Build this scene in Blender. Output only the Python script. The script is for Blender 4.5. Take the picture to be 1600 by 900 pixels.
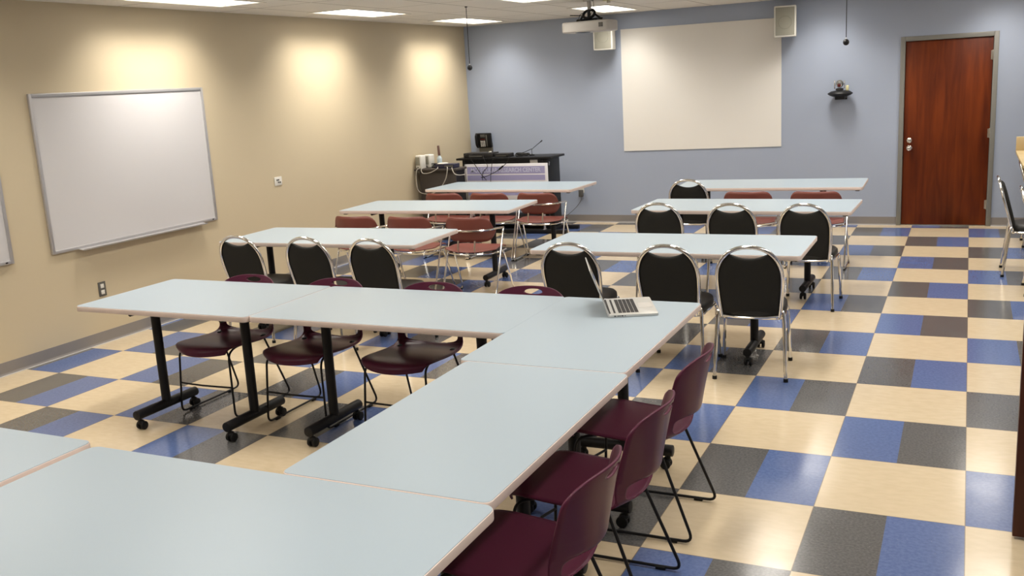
import bpy, bmesh, math, random
from mathutils import Vector, Matrix, Euler

for o in list(bpy.data.objects):
    bpy.data.objects.remove(o)
SC = bpy.context.scene
COL = SC.collection
PI = math.pi
random.seed(4)

# ------------------------------------------------------------------ camera
CAM_POS = Vector((-0.0538, -4.1268, 1.9110))
PITCH, YAW, ROLL, FPX = 0.2093, 0.4477, -0.0568, 1499.5
cp, sp, cy, sy, cr, sr = math.cos(PITCH), math.sin(PITCH), math.cos(YAW), math.sin(YAW), math.cos(ROLL), math.sin(ROLL)
fwd = Vector((-sy * cp, cy * cp, -sp)); rt0 = Vector((cy, sy, 0)); up0 = rt0.cross(fwd)
rt = cr * rt0 + sr * up0; up = -sr * rt0 + cr * up0
cam_data = bpy.data.cameras.new('camera')
cam = bpy.data.objects.new('camera', cam_data)
COL.objects.link(cam)
M = Matrix((rt, up, -fwd)).transposed().to_4x4(); M.translation = CAM_POS
cam.matrix_world = M
cam_data.sensor_width = 36.0
cam_data.lens = FPX / 1600 * 36
cam_data.clip_start = 0.02
SC.camera = cam

# ------------------------------------------------------------------ view and world
SC.view_settings.view_transform = 'Standard'
SC.view_settings.look = 'None'
SC.view_settings.gamma = 1
SC.view_settings.use_curve_mapping = False
SC.view_settings.exposure = 0.0
world = bpy.data.worlds.new('world'); SC.world = world
world.use_nodes = True
world.node_tree.nodes['Background'].inputs[0].default_value = (0.9, 0.93, 1, 1)
world.node_tree.nodes['Background'].inputs[1].default_value = 0.05

TROFFER_W = 7.9
CENTRE_W = 2.5
ROW_GAIN = (1.12, 1.12, 1.0, .86, .86)   # tubes nearer the camera are a little weaker       # watts of each fixture's louvred beam
LENS_EMIT = 3.6        # brightness of the diffuser itself
LIGHT_COL = (1.0, 0.945, 0.86)
SPREAD = math.radians(96)
TILT = math.radians(26)
LIGHT_X = (-5.845, -4.015, -1.575, 0.255)
LIGHT_Y = (7.11, 4.67, 2.23, -0.21, -2.65)

# ------------------------------------------------------------------ helpers
def newmat(name):
    m = bpy.data.materials.new(name); m.use_nodes = True
    return m, m.node_tree, m.node_tree.nodes['Principled BSDF']

def mat(name, col, rough=0.5, metal=0.0, spec=0.5, noise=0.0, nscale=30.0, bump=0.0, bscale=200.0, coat=0.0):
    m, nt, b = newmat(name)
    b.inputs['Roughness'].default_value = rough
    b.inputs['Metallic'].default_value = metal
    b.inputs['Specular IOR Level'].default_value = spec
    b.inputs['Coat Weight'].default_value = coat
    tc = nt.nodes.new('ShaderNodeTexCoord')
    n = nt.nodes.new('ShaderNodeTexNoise'); n.inputs['Scale'].default_value = nscale
    n.inputs['Detail'].default_value = 4
    nt.links.new(tc.outputs['Object'], n.inputs['Vector'])
    mx = nt.nodes.new('ShaderNodeMix'); mx.data_type = 'RGBA'
    a = tuple(c * (1 - noise) for c in col) + (1,); c2 = tuple(min(1, c * (1 + noise)) for c in col) + (1,)
    mx.inputs[6].default_value = a; mx.inputs[7].default_value = c2
    nt.links.new(n.outputs['Fac'], mx.inputs[0]); nt.links.new(mx.outputs[2], b.inputs['Base Color'])
    if bump:
        n2 = nt.nodes.new('ShaderNodeTexNoise'); n2.inputs['Scale'].default_value = bscale
        nt.links.new(tc.outputs['Object'], n2.inputs['Vector'])
        bp = nt.nodes.new('ShaderNodeBump'); bp.inputs['Strength'].default_value = bump
        bp.inputs['Distance'].default_value = 0.002
        nt.links.new(n2.outputs['Fac'], bp.inputs['Height']); nt.links.new(bp.outputs[0], b.inputs['Normal'])
    return m

def emat(name, col, s):
    m, nt, b = newmat(name)
    b.inputs['Base Color'].default_value = (*col, 1)
    b.inputs['Emission Color'].default_value = (*col, 1)
    b.inputs['Emission Strength'].default_value = s
    return m

def link(name, me, parent=None):
    o = bpy.data.objects.new(name, me); COL.objects.link(o)
    if parent is not None: o.parent = parent
    return o

class MB:
    """collects shapes into one mesh"""
    def __init__(s): s.bm = bmesh.new()
    def _add(s, b2, M=None):
        if M is not None: bmesh.ops.transform(b2, matrix=M, verts=b2.verts)
        me = bpy.data.meshes.new('t'); b2.to_mesh(me); b2.free(); s.bm.from_mesh(me); bpy.data.meshes.remove(me)
        return s
    def box(s, lo, hi, bev=0.0, M=None, seg=2):
        b = bmesh.new(); bmesh.ops.create_cube(b, size=1)
        c = [(lo[i] + hi[i]) / 2 for i in range(3)]; d = [abs(hi[i] - lo[i]) for i in range(3)]
        for v in b.verts: v.co = Vector((c[0] + v.co.x * d[0], c[1] + v.co.y * d[1], c[2] + v.co.z * d[2]))
        if bev: bmesh.ops.bevel(b, geom=list(b.edges), offset=min(bev, min(d) * .45), segments=seg, affect='EDGES', profile=0.5)
        return s._add(b, M)
    def cyl(s, p0, p1, r, r2=None, seg=20, bev=0.0):
        p0 = Vector(p0); p1 = Vector(p1); d = p1 - p0
        b = bmesh.new(); bmesh.ops.create_cone(b, cap_ends=True, segments=seg, radius1=r, radius2=r if r2 is None else r2, depth=d.length)
        if bev:
            es = [e for e in b.edges if abs(e.verts[0].co.z - e.verts[1].co.z) < 1e-6]
            bmesh.ops.bevel(b, geom=es, offset=bev, segments=2, affect='EDGES', profile=.5)
        M = Vector((0, 0, 1)).rotation_difference(d.normalized()).to_matrix().to_4x4(); M.translation = (p0 + p1) / 2
        return s._add(b, M)
    def sph(s, c, r, sc=(1, 1, 1), seg=20):
        b = bmesh.new(); bmesh.ops.create_uvsphere(b, u_segments=seg, v_segments=seg // 2, radius=r)
        for v in b.verts: v.co = Vector((c[0] + v.co.x * sc[0], c[1] + v.co.y * sc[1], c[2] + v.co.z * sc[2]))
        return s._add(b)
    def tube(s, pts, r, seg=10, closed=False, ry=None):
        pts = [Vector(p) for p in pts]; n = len(pts); b = bmesh.new()
        rings = []; nrm = None
        for i, p in enumerate(pts):
            a = pts[i - 1] if (i > 0 or closed) else p
            c = pts[(i + 1) % n] if (i < n - 1 or closed) else p
            t = (c - a).normalized()
            if nrm is None:
                nrm = t.orthogonal().normalized() if ry is None else (Vector(ry) - t * t.dot(Vector(ry))).normalized()
            else:
                nrm = (nrm - t * nrm.dot(t)).normalized()
            bi = t.cross(nrm)
            rings.append([b.verts.new(p + r * (math.cos(2 * PI * k / seg) * nrm + math.sin(2 * PI * k / seg) * bi)) for k in range(seg)])
        m = n if closed else n - 1
        for i in range(m):
            A = rings[i]; B = rings[(i + 1) % n]
            for k in range(seg): b.faces.new((A[k], A[(k + 1) % seg], B[(k + 1) % seg], B[k]))
        if not closed:
            b.faces.new(rings[0][::-1]); b.faces.new(rings[-1])
        return s._add(b)
    def prism(s, outline, z0, z1, bev=0.0, M=None, seg=2):
        b = bmesh.new()
        vs = [b.verts.new((x, y, z0)) for x, y in outline]
        f = b.faces.new(vs)
        r = bmesh.ops.extrude_face_region(b, geom=[f])
        for v in r['geom']:
            if isinstance(v, bmesh.types.BMVert): v.co.z = z1
        bmesh.ops.recalc_face_normals(b, faces=b.faces)
        if bev:
            es = [e for e in b.edges if abs(e.verts[0].co.z - e.verts[1].co.z) < 1e-6]
            bmesh.ops.bevel(b, geom=es, offset=bev, segments=seg, affect='EDGES', profile=.5)
        return s._add(b, M)
    def lathe(s, prof, c=(0, 0, 0), seg=28, M=None):
        b = bmesh.new(); rings = []
        for r, z in prof:
            rings.append([b.verts.new((r * math.cos(2 * PI * k / seg), r * math.sin(2 * PI * k / seg), z)) for k in range(seg)])
        for A, B in zip(rings, rings[1:]):
            for k in range(seg): b.faces.new((A[k], A[(k + 1) % seg], B[(k + 1) % seg], B[k]))
        b.faces.new(rings[0][::-1]); b.faces.new(rings[-1])
        return s._add(b, (M or Matrix()) @ Matrix.Translation(Vector(c)) if M else Matrix.Translation(Vector(c)))
    def raw(s, verts, faces):
        b = bmesh.new(); vs = [b.verts.new(v) for v in verts]
        for f in faces: b.faces.new([vs[i] for i in f])
        return s._add(b)
    def build(s, name, m, parent=None, smooth=True, ang=35, recalc=True):
        if recalc: bmesh.ops.recalc_face_normals(s.bm, faces=s.bm.faces)
        me = bpy.data.meshes.new(name); s.bm.to_mesh(me); s.bm.free()
        me.materials.append(m)
        if smooth:
            for p in me.polygons: p.use_smooth = True
            try: me.set_sharp_from_angle(angle=math.radians(ang))
            except Exception: pass
        return link(name, me, parent)

def fillet(pts, r, n=6):
    pts = [Vector(p) for p in pts]; out = [pts[0]]
    for a, p, c in zip(pts, pts[1:], pts[2:]):
        d1 = (a - p); d2 = (c - p)
        k = min(r, d1.length * .49, d2.length * .49)
        A = p + d1.normalized() * k; B = p + d2.normalized() * k
        for i in range(n + 1):
            t = i / n; out.append((1 - t) ** 2 * A + 2 * t * (1 - t) * p + t * t * B)
    out.append(pts[-1]); return out

def rrect(x0, x1, y0, y1, r, n=6):
    out = []
    for cx, cy_, a0 in ((x1 - r, y1 - r, 0), (x0 + r, y1 - r, 90), (x0 + r, y0 + r, 180), (x1 - r, y0 + r, 270)):
        for i in range(n + 1):
            a = math.radians(a0 + 90 * i / n); out.append((cx + r * math.cos(a), cy_ + r * math.sin(a)))
    return out

def catmull(P, t):
    n = len(P) - 1; x = max(0, min(n - 1e-9, t * n)); i = int(x); f = x - i
    g = lambda k: P[max(0, min(n, k))]
    p0, p1, p2, p3 = g(i - 1), g(i), g(i + 1), g(i + 2)
    return tuple(.5 * (2 * b + (c - a) * f + (2 * a - 5 * b + 4 * c - d) * f * f + (-a + 3 * b - 3 * c + d) * f ** 3) for a, b, c, d in zip(p0, p1, p2, p3))

def thing(name, label, cat, loc=(0, 0, 0), rz=0, group=None):
    o = bpy.data.objects.new(name, None); COL.objects.link(o)
    o.empty_display_size = .1
    o.location = loc; o.rotation_euler = (0, 0, rz)
    o['label'] = label; o['category'] = cat
    if group: o['group'] = group
    return o
def tag(o, label, cat, group=None):
    o['label'] = label; o['category'] = cat
    if group: o['group'] = group
    return o
def struct(o): o['kind'] = 'structure'; return o
KIDS = {}
def copy_tree(o, parent=None):
    c = o.copy(); COL.objects.link(c); c.parent = parent
    for k in [x for x in bpy.data.objects if x.parent == o and x != c]: copy_tree(k, c)
    return c
USED = set()
def place(proto, loc, rz, label, group):
    if proto.name in USED: o = copy_tree(proto)
    else: o = proto; USED.add(proto.name)
    o.location = loc; o.rotation_euler = (0, 0, rz); o['label'] = label
    o['group'] = group
    return o

# ------------------------------------------------------------------ materials
def floor_material():
    m, nt, b = newmat('vinyl_tiles')
    N = nt.nodes; L = nt.links
    tc = N.new('ShaderNodeTexCoord'); sep = N.new('ShaderNodeSeparateXYZ'); L.new(tc.outputs['Object'], sep.inputs[0])
    def mth(op, a, bb=None, c=None):
        n = N.new('ShaderNodeMath'); n.operation = op
        for i, v in enumerate((a, bb, c)):
            if v is None: continue
            if isinstance(v, (int, float)): n.inputs[i].default_value = v
            else: L.new(v, n.inputs[i])
        return n.outputs[0]
    S = 0.6096
    u = mth('DIVIDE', sep.outputs[0], S); v = mth('DIVIDE', sep.outputs[1], S)
    i = mth('FLOOR', u); j = mth('FLOOR', v)
    fu = mth('SUBTRACT', u, i)
    s = mth('ADD', mth('ADD', i, j), 400)
    odd = mth('MODULO', s, 2)                                   # 1 -> cream cell
    half = mth('MODULO', mth('FLOOR', mth('DIVIDE', s, 2)), 2)   # 0 -> blue|grey
    right = mth('GREATER_THAN', fu, .5)
    grey = mth('ABSOLUTE', mth('SUBTRACT', right, half))
    def noise(scale, detail=5, stretch=None):
        n = N.new('ShaderNodeTexNoise'); n.inputs['Scale'].default_value = scale; n.inputs['Detail'].default_value = detail
        if stretch:
            mp = N.new('ShaderNodeMapping'); mp.inputs['Scale'].default_value = stretch
            L.new(tc.outputs['Object'], mp.inputs[0]); L.new(mp.outputs[0], n.inputs['Vector'])
        else: L.new(tc.outputs['Object'], n.inputs['Vector'])
        return n.outputs['Fac']
    def ramp(f, a, bcol, lo=.35, hi=.65):
        r = N.new('ShaderNodeValToRGB'); r.color_ramp.elements[0].position = lo; r.color_ramp.elements[1].position = hi
        r.color_ramp.elements[0].color = (*a, 1); r.color_ramp.elements[1].color = (*bcol, 1)
        L.new(f, r.inputs[0]); return r.outputs[0]
    def mix(f, a, bcol):
        x = N.new('ShaderNodeMix'); x.data_type = 'RGBA'; L.new(f, x.inputs[0]); L.new(a, x.inputs[6]); L.new(bcol, x.inputs[7]); return x.outputs[2]
    n1 = noise(20, 6, (.7, 1.6, 1))
    cream = ramp(n1, (.58, .47, .315), (.62, .505, .345))
    blue = ramp(noise(60, 6), (.080, .122, .275), (.105, .155, .325))
    gry = ramp(noise(90, 6), (.080, .079, .080), (.125, .122, .120))
    base = mix(odd, mix(grey, blue, gry), cream)
    # pale flecks
    vo = N.new('ShaderNodeTexVoronoi'); vo.inputs['Scale'].default_value = 38; L.new(tc.outputs['Object'], vo.inputs['Vector'])
    fl = mth('LESS_THAN', vo.outputs['Distance'], .045)
    fleck = N.new('ShaderNodeRGB'); fleck.outputs[0].default_value = (.55, .52, .47, 1)
    base = mix(mth('MULTIPLY', fl, .55), base, fleck.outputs[0])
    # thin seams on the 30 cm tile grid
    def seam(w):
        f = mth('FRACT', w); return mth('LESS_THAN', mth('MINIMUM', f, mth('SUBTRACT', 1, f)), .0035)
    dark = N.new('ShaderNodeRGB'); dark.outputs[0].default_value = (.17, .13, .09, 1)
    base = mix(mth('MULTIPLY', mth('MAXIMUM', seam(u), seam(v)), .7), base, dark.outputs[0])
    L.new(base, b.inputs['Base Color'])
    rr = N.new('ShaderNodeMapRange'); L.new(noise(5, 3), rr.inputs[0]); rr.inputs[3].default_value = .10; rr.inputs[4].default_value = .24
    L.new(rr.outputs[0], b.inputs['Roughness'])
    b.inputs['Specular IOR Level'].default_value = .62
    bp = N.new('ShaderNodeBump'); bp.inputs['Strength'].default_value = .12; bp.inputs['Distance'].default_value = .003
    L.new(noise(9, 2), bp.inputs['Height']); L.new(bp.outputs[0], b.inputs['Normal'])
    return m

def ceiling_material():
    m, nt, b = newmat('acoustic_ceiling')
    N = nt.nodes; L = nt.links
    tc = N.new('ShaderNodeTexCoord'); sep = N.new('ShaderNodeSeparateXYZ'); L.new(tc.outputs['Object'], sep.inputs[0])
    def mth(op, a, bb=None):
        n = N.new('ShaderNodeMath'); n.operation = op
        for i, v in enumerate((a, bb)):
            if v is None: continue
            if isinstance(v, (int, float)): n.inputs[i].default_value = v
            else: L.new(v, n.inputs[i])
        return n.outputs[0]
    def line(c, off, pitch, w):
        f = mth('FRACT', mth('DIVIDE', mth('SUBTRACT', c, off), pitch))
        return mth('LESS_THAN', mth('MULTIPLY', mth('MINIMUM', f, mth('SUBTRACT', 1, f)), pitch), w)
    ln = mth('MAXIMUM', line(sep.outputs[0], -26.15, .61, .010), line(sep.outputs[1], -24.0 + 1.62 - .02 + .04 - .04, 1.22, .010))
    n = N.new('ShaderNodeTexNoise'); n.inputs['Scale'].default_value = 60; L.new(tc.outputs['Object'], n.inputs['Vector'])
    r = N.new('ShaderNodeValToRGB'); r.color_ramp.elements[0].color = (.70, .66, .60, 1); r.color_ramp.elements[1].color = (.78, .74, .68, 1)
    L.new(n.outputs['Fac'], r.inputs[0])
    x = N.new('ShaderNodeMix'); x.data_type = 'RGBA'; L.new(ln, x.inputs[0]); L.new(r.outputs[0], x.inputs[6]); x.inputs[7].default_value = (.42, .38, .33, 1)
    L.new(x.outputs[2], b.inputs['Base Color']); b.inputs['Roughness'].default_value = .9
    return m

def wood_material(name, c0, c1, rough=.3, scale=(14, 14, 1.1)):
    m, nt, b = newmat(name)
    N = nt.nodes; L = nt.links
    tc = N.new('ShaderNodeTexCoord'); mp = N.new('ShaderNodeMapping'); mp.inputs['Scale'].default_value = scale
    L.new(tc.outputs['Object'], mp.inputs[0])
    n = N.new('ShaderNodeTexNoise'); n.inputs['Scale'].default_value = 1.0; n.inputs['Detail'].default_value = 8; n.inputs['Distortion'].default_value = .6
    L.new(mp.outputs[0], n.inputs['Vector'])
    mp2 = N.new('ShaderNodeMapping'); mp2.inputs['Scale'].default_value = (3.2, 3.2, .8); L.new(tc.outputs['Object'], mp2.inputs[0])
    n2 = N.new('ShaderNodeTexNoise'); n2.inputs['Scale'].default_value = 1.0; n2.inputs['Detail'].default_value = 4; L.new(mp2.outputs[0], n2.inputs['Vector'])
    ad = N.new('ShaderNodeMath'); ad.operation = 'ADD'; L.new(n.outputs['Fac'], ad.inputs[0]); L.new(n2.outputs['Fac'], ad.inputs[1])
    dv = N.new('ShaderNodeMath'); dv.operation = 'MULTIPLY'; dv.inputs[1].default_value = .5; L.new(ad.outputs[0], dv.inputs[0])
    r = N.new('ShaderNodeValToRGB'); r.color_ramp.elements[0].position = .36; r.color_ramp.elements[1].position = .64
    r.color_ramp.elements[0].color = (*c0, 1); r.color_ramp.elements[1].color = (*c1, 1)
    L.new(dv.outputs[0], r.inputs[0]); L.new(r.outputs[0], b.inputs['Base Color'])
    b.inputs['Roughness'].default_value = rough; b.inputs['Specular IOR Level'].default_value = .25
    return m

MT = {}
MT['floor'] = floor_material()
MT['ceiling'] = ceiling_material()
MT['tan_wall'] = mat('tan_wall_paint', (.565, .475, .325), .62, noise=.02, nscale=3, bump=.15, bscale=160)
MT['blue_wall'] = mat('blue_grey_wall_paint', (.36, .41, .52), .6, noise=.02, nscale=3, bump=.15, bscale=160)
MT['screen'] = mat('white_screen_paint', (.79, .765, .72), .7, noise=.01, nscale=4)
MT['cove'] = mat('grey_cove_base', (.235, .215, .205), .45, noise=.05, nscale=8)
MT['cove_edge'] = mat('cove_toe', (.55, .53, .50), .4)
MT['frame'] = mat('grey_door_frame_paint', (.215, .21, .19), .4, noise=.03)
MT['door'] = wood_material('red_cherry_door', (.070, .0095, .001), (.195, .036, .004), .45)
MT['cab'] = wood_material('dark_red_wood', (.045, .010, .006), (.085, .02, .010), .3)
MT['counter'] = wood_material('pale_oak', (.52, .40, .20), (.62, .48, .27), .4)
MT['chrome'] = mat('chrome', (.80, .79, .76), .12, 1.0, noise=.02)
MT['brushed'] = mat('brushed_steel', (.62, .58, .50), .3, 1.0, noise=.03)
MT['top'] = mat('pale_blue_grey_laminate', (.342, .410, .465), .34, noise=.05, nscale=420, spec=.5)
MT['edge'] = mat('pinkish_tan_edge_band', (.72, .60, .54), .45, noise=.04)
MT['black'] = mat('black_powder_coat', (.007, .007, .008), .45, spec=.3, noise=.1)
MT['rubber'] = mat('black_rubber', (.006, .006, .006), .55, spec=.3)
MT['purple'] = mat('plum_plastic', (.082, .015, .036), .32, spec=.22, noise=.05, nscale=12, bump=.04, bscale=400)
MT['rust'] = mat('rust_red_plastic', (.175, .045, .032), .45, noise=.05, nscale=12, bump=.05, bscale=400)
MT['vinyl'] = mat('black_vinyl_upholstery', (.008, .0075, .006), .5, noise=.15, nscale=60, bump=.3, bscale=260)
MT['vinyl_grey'] = mat('charcoal_fabric', (.010, .0095, .007), .85, noise=.15, nscale=80, bump=.3, bscale=260)
MT['wb'] = mat('whiteboard_enamel', (.59, .575, .58), .22, noise=.015, nscale=1.2)
MT['alu'] = mat('satin_aluminium', (.50, .49, .50), .38, .55, noise=.03)
MT['white_plastic'] = mat('white_plastic', (.72, .70, .64), .45, noise=.02)
MT['grey_plastic'] = mat('light_grey_plastic', (.50, .475, .44), .45, noise=.02)
MT['grille'] = mat('speaker_grille_cloth', (.29, .28, .23), .75, noise=.18, nscale=350)
MT['dgrey'] = mat('dark_grey_plastic', (.10, .095, .085), .5, noise=.05)
MT['laminate_dark'] = mat('brown_grey_laminate', (.060, .050, .044), .5, spec=.3, noise=.06)
MT['silver'] = mat('anodised_aluminium', (.60, .59, .56), .38, .5, noise=.02)
MT['screen_black'] = mat('dark_glass', (.01, .01, .012), .08)
MT['key'] = mat('black_keys', (.022, .020, .020), .55, spec=.3)
MT['sign_white'] = mat('sign_board_white', (.84, .83, .88), .4, noise=.01)
MT['sign_violet'] = mat('sign_violet_band', (.40, .39, .66), .4, noise=.02)
MT['sign_text'] = mat('sign_lettering', (.66, .68, .88), .4)
MT['cream'] = mat('cream_plastic', (.62, .58, .33), .5)
MT['red_led'] = mat('red_lens', (.10, .012, .012), .1)
MT['blue_label'] = mat('pale_blue_label', (.50, .60, .66), .4)
MT['brown'] = mat('brown_bottle_wood', (.16, .085, .07), .5)
MT['cable_white'] = mat('pale_cable', (.42, .39, .34), .5)
MT['navy'] = mat('navy_router_plastic', (.02, .02, .05), .35)
MT['lens'] = emat('light_diffuser', (1, .955, .87), LENS_EMIT)
MT['light_frame'] = mat('white_light_frame', (.7, .67, .6), .5)

# ------------------------------------------------------------------ room
XL, XR, YB, YF, H = -6.46, 1.9, 8.13, -6.6, 2.72
T = .12
def wall(name, lo, hi, m):
    return struct(MB().box(lo, hi).build(name, m, smooth=False))
wall('floor', (XL - T, YF - T, -.1), (XR + T, YB + T, 0), MT['floor'])
# ceiling: slab pieces leave a recess over each light fixture
LWX, LWY = .225, .565
cb = MB()
xs = [XL - T]; 
for x in LIGHT_X: xs += [x - LWX, x + LWX]
xs.append(XR + T)
ys = [YF - T]
for y in sorted(LIGHT_Y): ys += [y - LWY, y + LWY]
ys.append(YB + T)
for a in range(len(xs) - 1):
    for c in range(len(ys) - 1):
        if a % 2 == 1 and c % 2 == 1: continue
        cb.box((xs[a], ys[c], H), (xs[a + 1], ys[c + 1], H + .12))
struct(cb.build('ceiling', MT['ceiling'], smooth=False))
wall('wall_left', (XL - T, YF, 0), (XL, YB, H), MT['tan_wall'])
wall('wall_right', (XR, YF, 0), (XR + T, YB, H), MT['blue_wall'])
wall('wall_front', (XL, YF - T, 0), (XR, YF, H), MT['tan_wall'])
# back wall with a door opening
DX0, DX1, DH = -.790, .226, 2.187
bw = MB().box((XL, YB, 0), (DX0, YB + T, H)).box((DX1, YB, 0), (XR, YB + T, H)).box((DX0, YB, DH), (DX1, YB + T, H))
struct(bw.build('wall_back', MT['blue_wall'], smooth=False))
# baseboards (cove base with pale toe line)
def baseboard(name, a, b, n):
    a = Vector(a); b = Vector(b); n = Vector(n)
    prof = [(0, .10), (.004, .10), (.005, .02), (.009, .008), (.016, 0.001), (0, 0.001)]
    vs = []; fs = []
    for p in (a, b):
        for d, z in prof: vs.append(tuple(p + n * d + Vector((0, 0, z))))
    k = len(prof)
    for i in range(k): fs.append((i, (i + 1) % k, k + (i + 1) % k, k + i))
    fs.append(tuple(range(k))); fs.append(tuple(range(2 * k - 1, k - 1, -1)))
    struct(MB().raw(vs, fs).build(name, MT['cove'], smooth=False))
    q = .014
    t0 = a + n * .0165; t1 = b + n * .0165
    struct(MB().tube([t0 + Vector((0, 0, .002)), t1 + Vector((0, 0, .002))], .003, 6).build('trim_' + name.split('_', 1)[1], MT['cove_edge']))
baseboard('baseboard_left', (XL, YF, 0), (XL, YB, 0), (1, 0, 0))
baseboard('baseboard_back_left', (XL + .02, YB, 0), (DX0 - .001, YB, 0), (0, -1, 0))
baseboard('baseboard_back_right', (DX1 + .001, YB, 0), (XR, YB, 0), (0, -1, 0))
baseboard('baseboard_right', (XR, YB - .02, 0), (XR, YF, 0), (-1, 0, 0))
# door: frame and leaf
fr = MB()
FW = .052
fr.box((DX0, YB - .018, 0), (DX0 + FW, YB + T, DH), .003)
fr.box((DX1 - FW, YB - .018, 0), (DX1, YB + T, DH), .003)
fr.box((DX0 + FW, YB - .018, DH - FW), (DX1 - FW, YB + T, DH), .003)
fr.box((DX0 + FW, YB + .05, 0), (DX0 + FW + .012, YB + .08, DH - FW)).box((DX1 - FW - .012, YB + .05, 0), (DX1 - FW, YB + .08, DH - FW))
struct(fr.build('trim_1', MT['frame']))
door = struct(bpy.data.objects.new('door_1', None)); COL.objects.link(door); door.location = ((DX0 + DX1) / 2, YB, 0)
hw = (DX1 - DX0) / 2 - FW - .004
MB().box((-hw, .004, .012), (hw, .046, DH - FW - .004), .002).build('door_leaf', MT['door'], door)
kn = MB().lathe([(.030, 0), (.031, .004), (.014, .010), (.011, .03), (.024, .036), (.029, .048), (.026, .060), (.012, .066), (.001, .067)], M=Matrix.Translation((-hw + .065, .004, .915)) @ Matrix.Rotation(PI / 2, 4, 'X'))
kn.build('door_knob', MT['chrome'], door)
MB().lathe([(.028, 0), (.028, .008), (.020, .014), (.001, .015)], M=Matrix.Translation((-hw + .065, .004, 1.005)) @ Matrix.Rotation(PI / 2, 4, 'X')).build('deadbolt', MT['chrome'], door)
for z in (.25, 1.065, 1.93):
    MB().cyl((hw + .001, -.004, z - .055), (hw + .001, -.004, z + .055), .007, seg=12, bev=.002).box((hw - .02, .001, z - .05), (hw + .0035, .0045, z + .05)).build('hinge', MT['brushed'], door)
struct(MB().box((DX0 + FW, YB - .01, 0), (DX1 - FW, YB + T, .010), .002).build('trim_2', MT['brushed']))
# closes the opening behind the door leaf
struct(MB().box((DX0, YB + T, 0), (DX1, YB + T + .03, DH)).build('wall_behind_door', MT['frame'], smooth=False))

# projection screen painted / mounted on the wall
tag(MB().prism([(-4.172, -2.536 + 0), (-2.136, -2.536)][:0] or [(-4.172, .955), (-2.136, .970), (-2.136, 2.512), (-4.172, 2.520)], 0, .008, M=Matrix.Translation((0, YB - .001, 0)) @ Matrix.Rotation(PI / 2, 4, 'X')).build('projection_screen', MT['screen'], smooth=False),
    'plain off-white projection screen panel on the blue-grey back wall', 'screen')

# ------------------------------------------------------------------ ceiling lights
def make_troffer():
    t = thing('ceiling_light', '', 'ceiling light', (0, 0, H))
    f = MB()
    W, Lh = .225, .565
    for a in ((-W - .03, -Lh - .035, W + .03, -Lh + .006), (-W - .03, Lh - .006, W + .03, Lh + .035), (-W - .03, -Lh, -W + .006, Lh), (W - .006, -Lh, W + .03, Lh)):
        f.box((a[0], a[1], -.004), (a[2], a[3], -.0002), .001)
    f.build('light_frame', MT['light_frame'], t)
    MB().box((-W + .001, -Lh + .001, .012), (W - .001, Lh - .001, .02)).build('diffuser', MT['lens'], t, smooth=False)
    for s in (-1, 1):   # the louvre throws the light out to both sides
        ld = bpy.data.lights.new('troffer_beam', 'AREA'); ld.shape = 'RECTANGLE'; ld.size = W - .05; ld.size_y = 2 * Lh - .06
        ld.energy = TROFFER_W; ld.color = LIGHT_COL; ld.spread = SPREAD
        lo = bpy.data.objects.new('lamp', ld); COL.objects.link(lo); lo.parent = t
        lo.location = (s * W / 2, 0, -.042); lo.rotation_euler = (0, -s * TILT, 0)
    for s in (-1, 1):   # and towards both ends
        ld = bpy.data.lights.new('troffer_end_beam', 'AREA'); ld.shape = 'RECTANGLE'; ld.size = 2 * W - .08; ld.size_y = .30
        ld.energy = CENTRE_W; ld.color = LIGHT_COL; ld.spread = math.radians(88)
        lo = bpy.data.objects.new('lamp', ld); COL.objects.link(lo); lo.parent = t
        lo.location = (0, s * (Lh - .17), -.075); lo.rotation_euler = (s * math.radians(27), 0, 0)
    return t
troffer = make_troffer()
where = ['by the left wall', 'second from left wall', 'third from left wall', 'nearest right wall']
rows_ = ['row closest to the back wall', 'second row from the back wall', 'third row from the back wall', 'row above the front tables', 'row above the nearest tables']
for a, x in enumerate(LIGHT_X):
    for c, y in enumerate(LIGHT_Y):
        tl = place(troffer, (x, y, H), 0, 'bright recessed ceiling light %s, %s' % (where[a], rows_[c]), 'recessed ceiling lights')
        if ROW_GAIN[c] != 1:
            for k in tl.children:
                if k.type == 'LIGHT':
                    base_w = CENTRE_W if abs(k.location.x) < .01 else TROFFER_W
                    k.data = k.data.copy(); k.data.energy = base_w * ROW_GAIN[c]

# ------------------------------------------------------------------ tables
TZ = .75
def make_leg_frame(parent, x, y0, depth_dir=1, along='y'):
    """T leg: post, foot tube, two casters. y0 = start of the foot, foot is .5 long along +y (local)"""
    leg = MB()
    L = .50
    P = (lambda a, b, z: (x + a, y0 + b, z)) if along == 'y' else (lambda a, b, z: (y0 + b * depth_dir, x + a, z))
    leg.cyl(P(0, .25, .10), P(0, .25, .715), .0275, seg=24)
    leg.cyl(P(0, .0, .095), P(0, L, .095), .029, seg=20, bev=.004)
    leg.tube([P(0, .06, .708), P(0, L + .06, .708)], .016, 8)
    o = leg.build('leg', MT['black'], parent)
    for b in (.025, L - .03):
        c = MB()
        c.cyl(P(0, b, .07), P(0, b, .05), .012, seg=12)
        c.sph(P(0, b + .008, .045), .022, (1, 1, .8), 12)
        for s in (-.016, .016):
            c.cyl(P(s - .009, b + .012, .0265), P(s + .009, b + .012, .0265), .0262, seg=20, bev=.004)
        c.build('caster', MT['rubber'], o)
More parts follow.
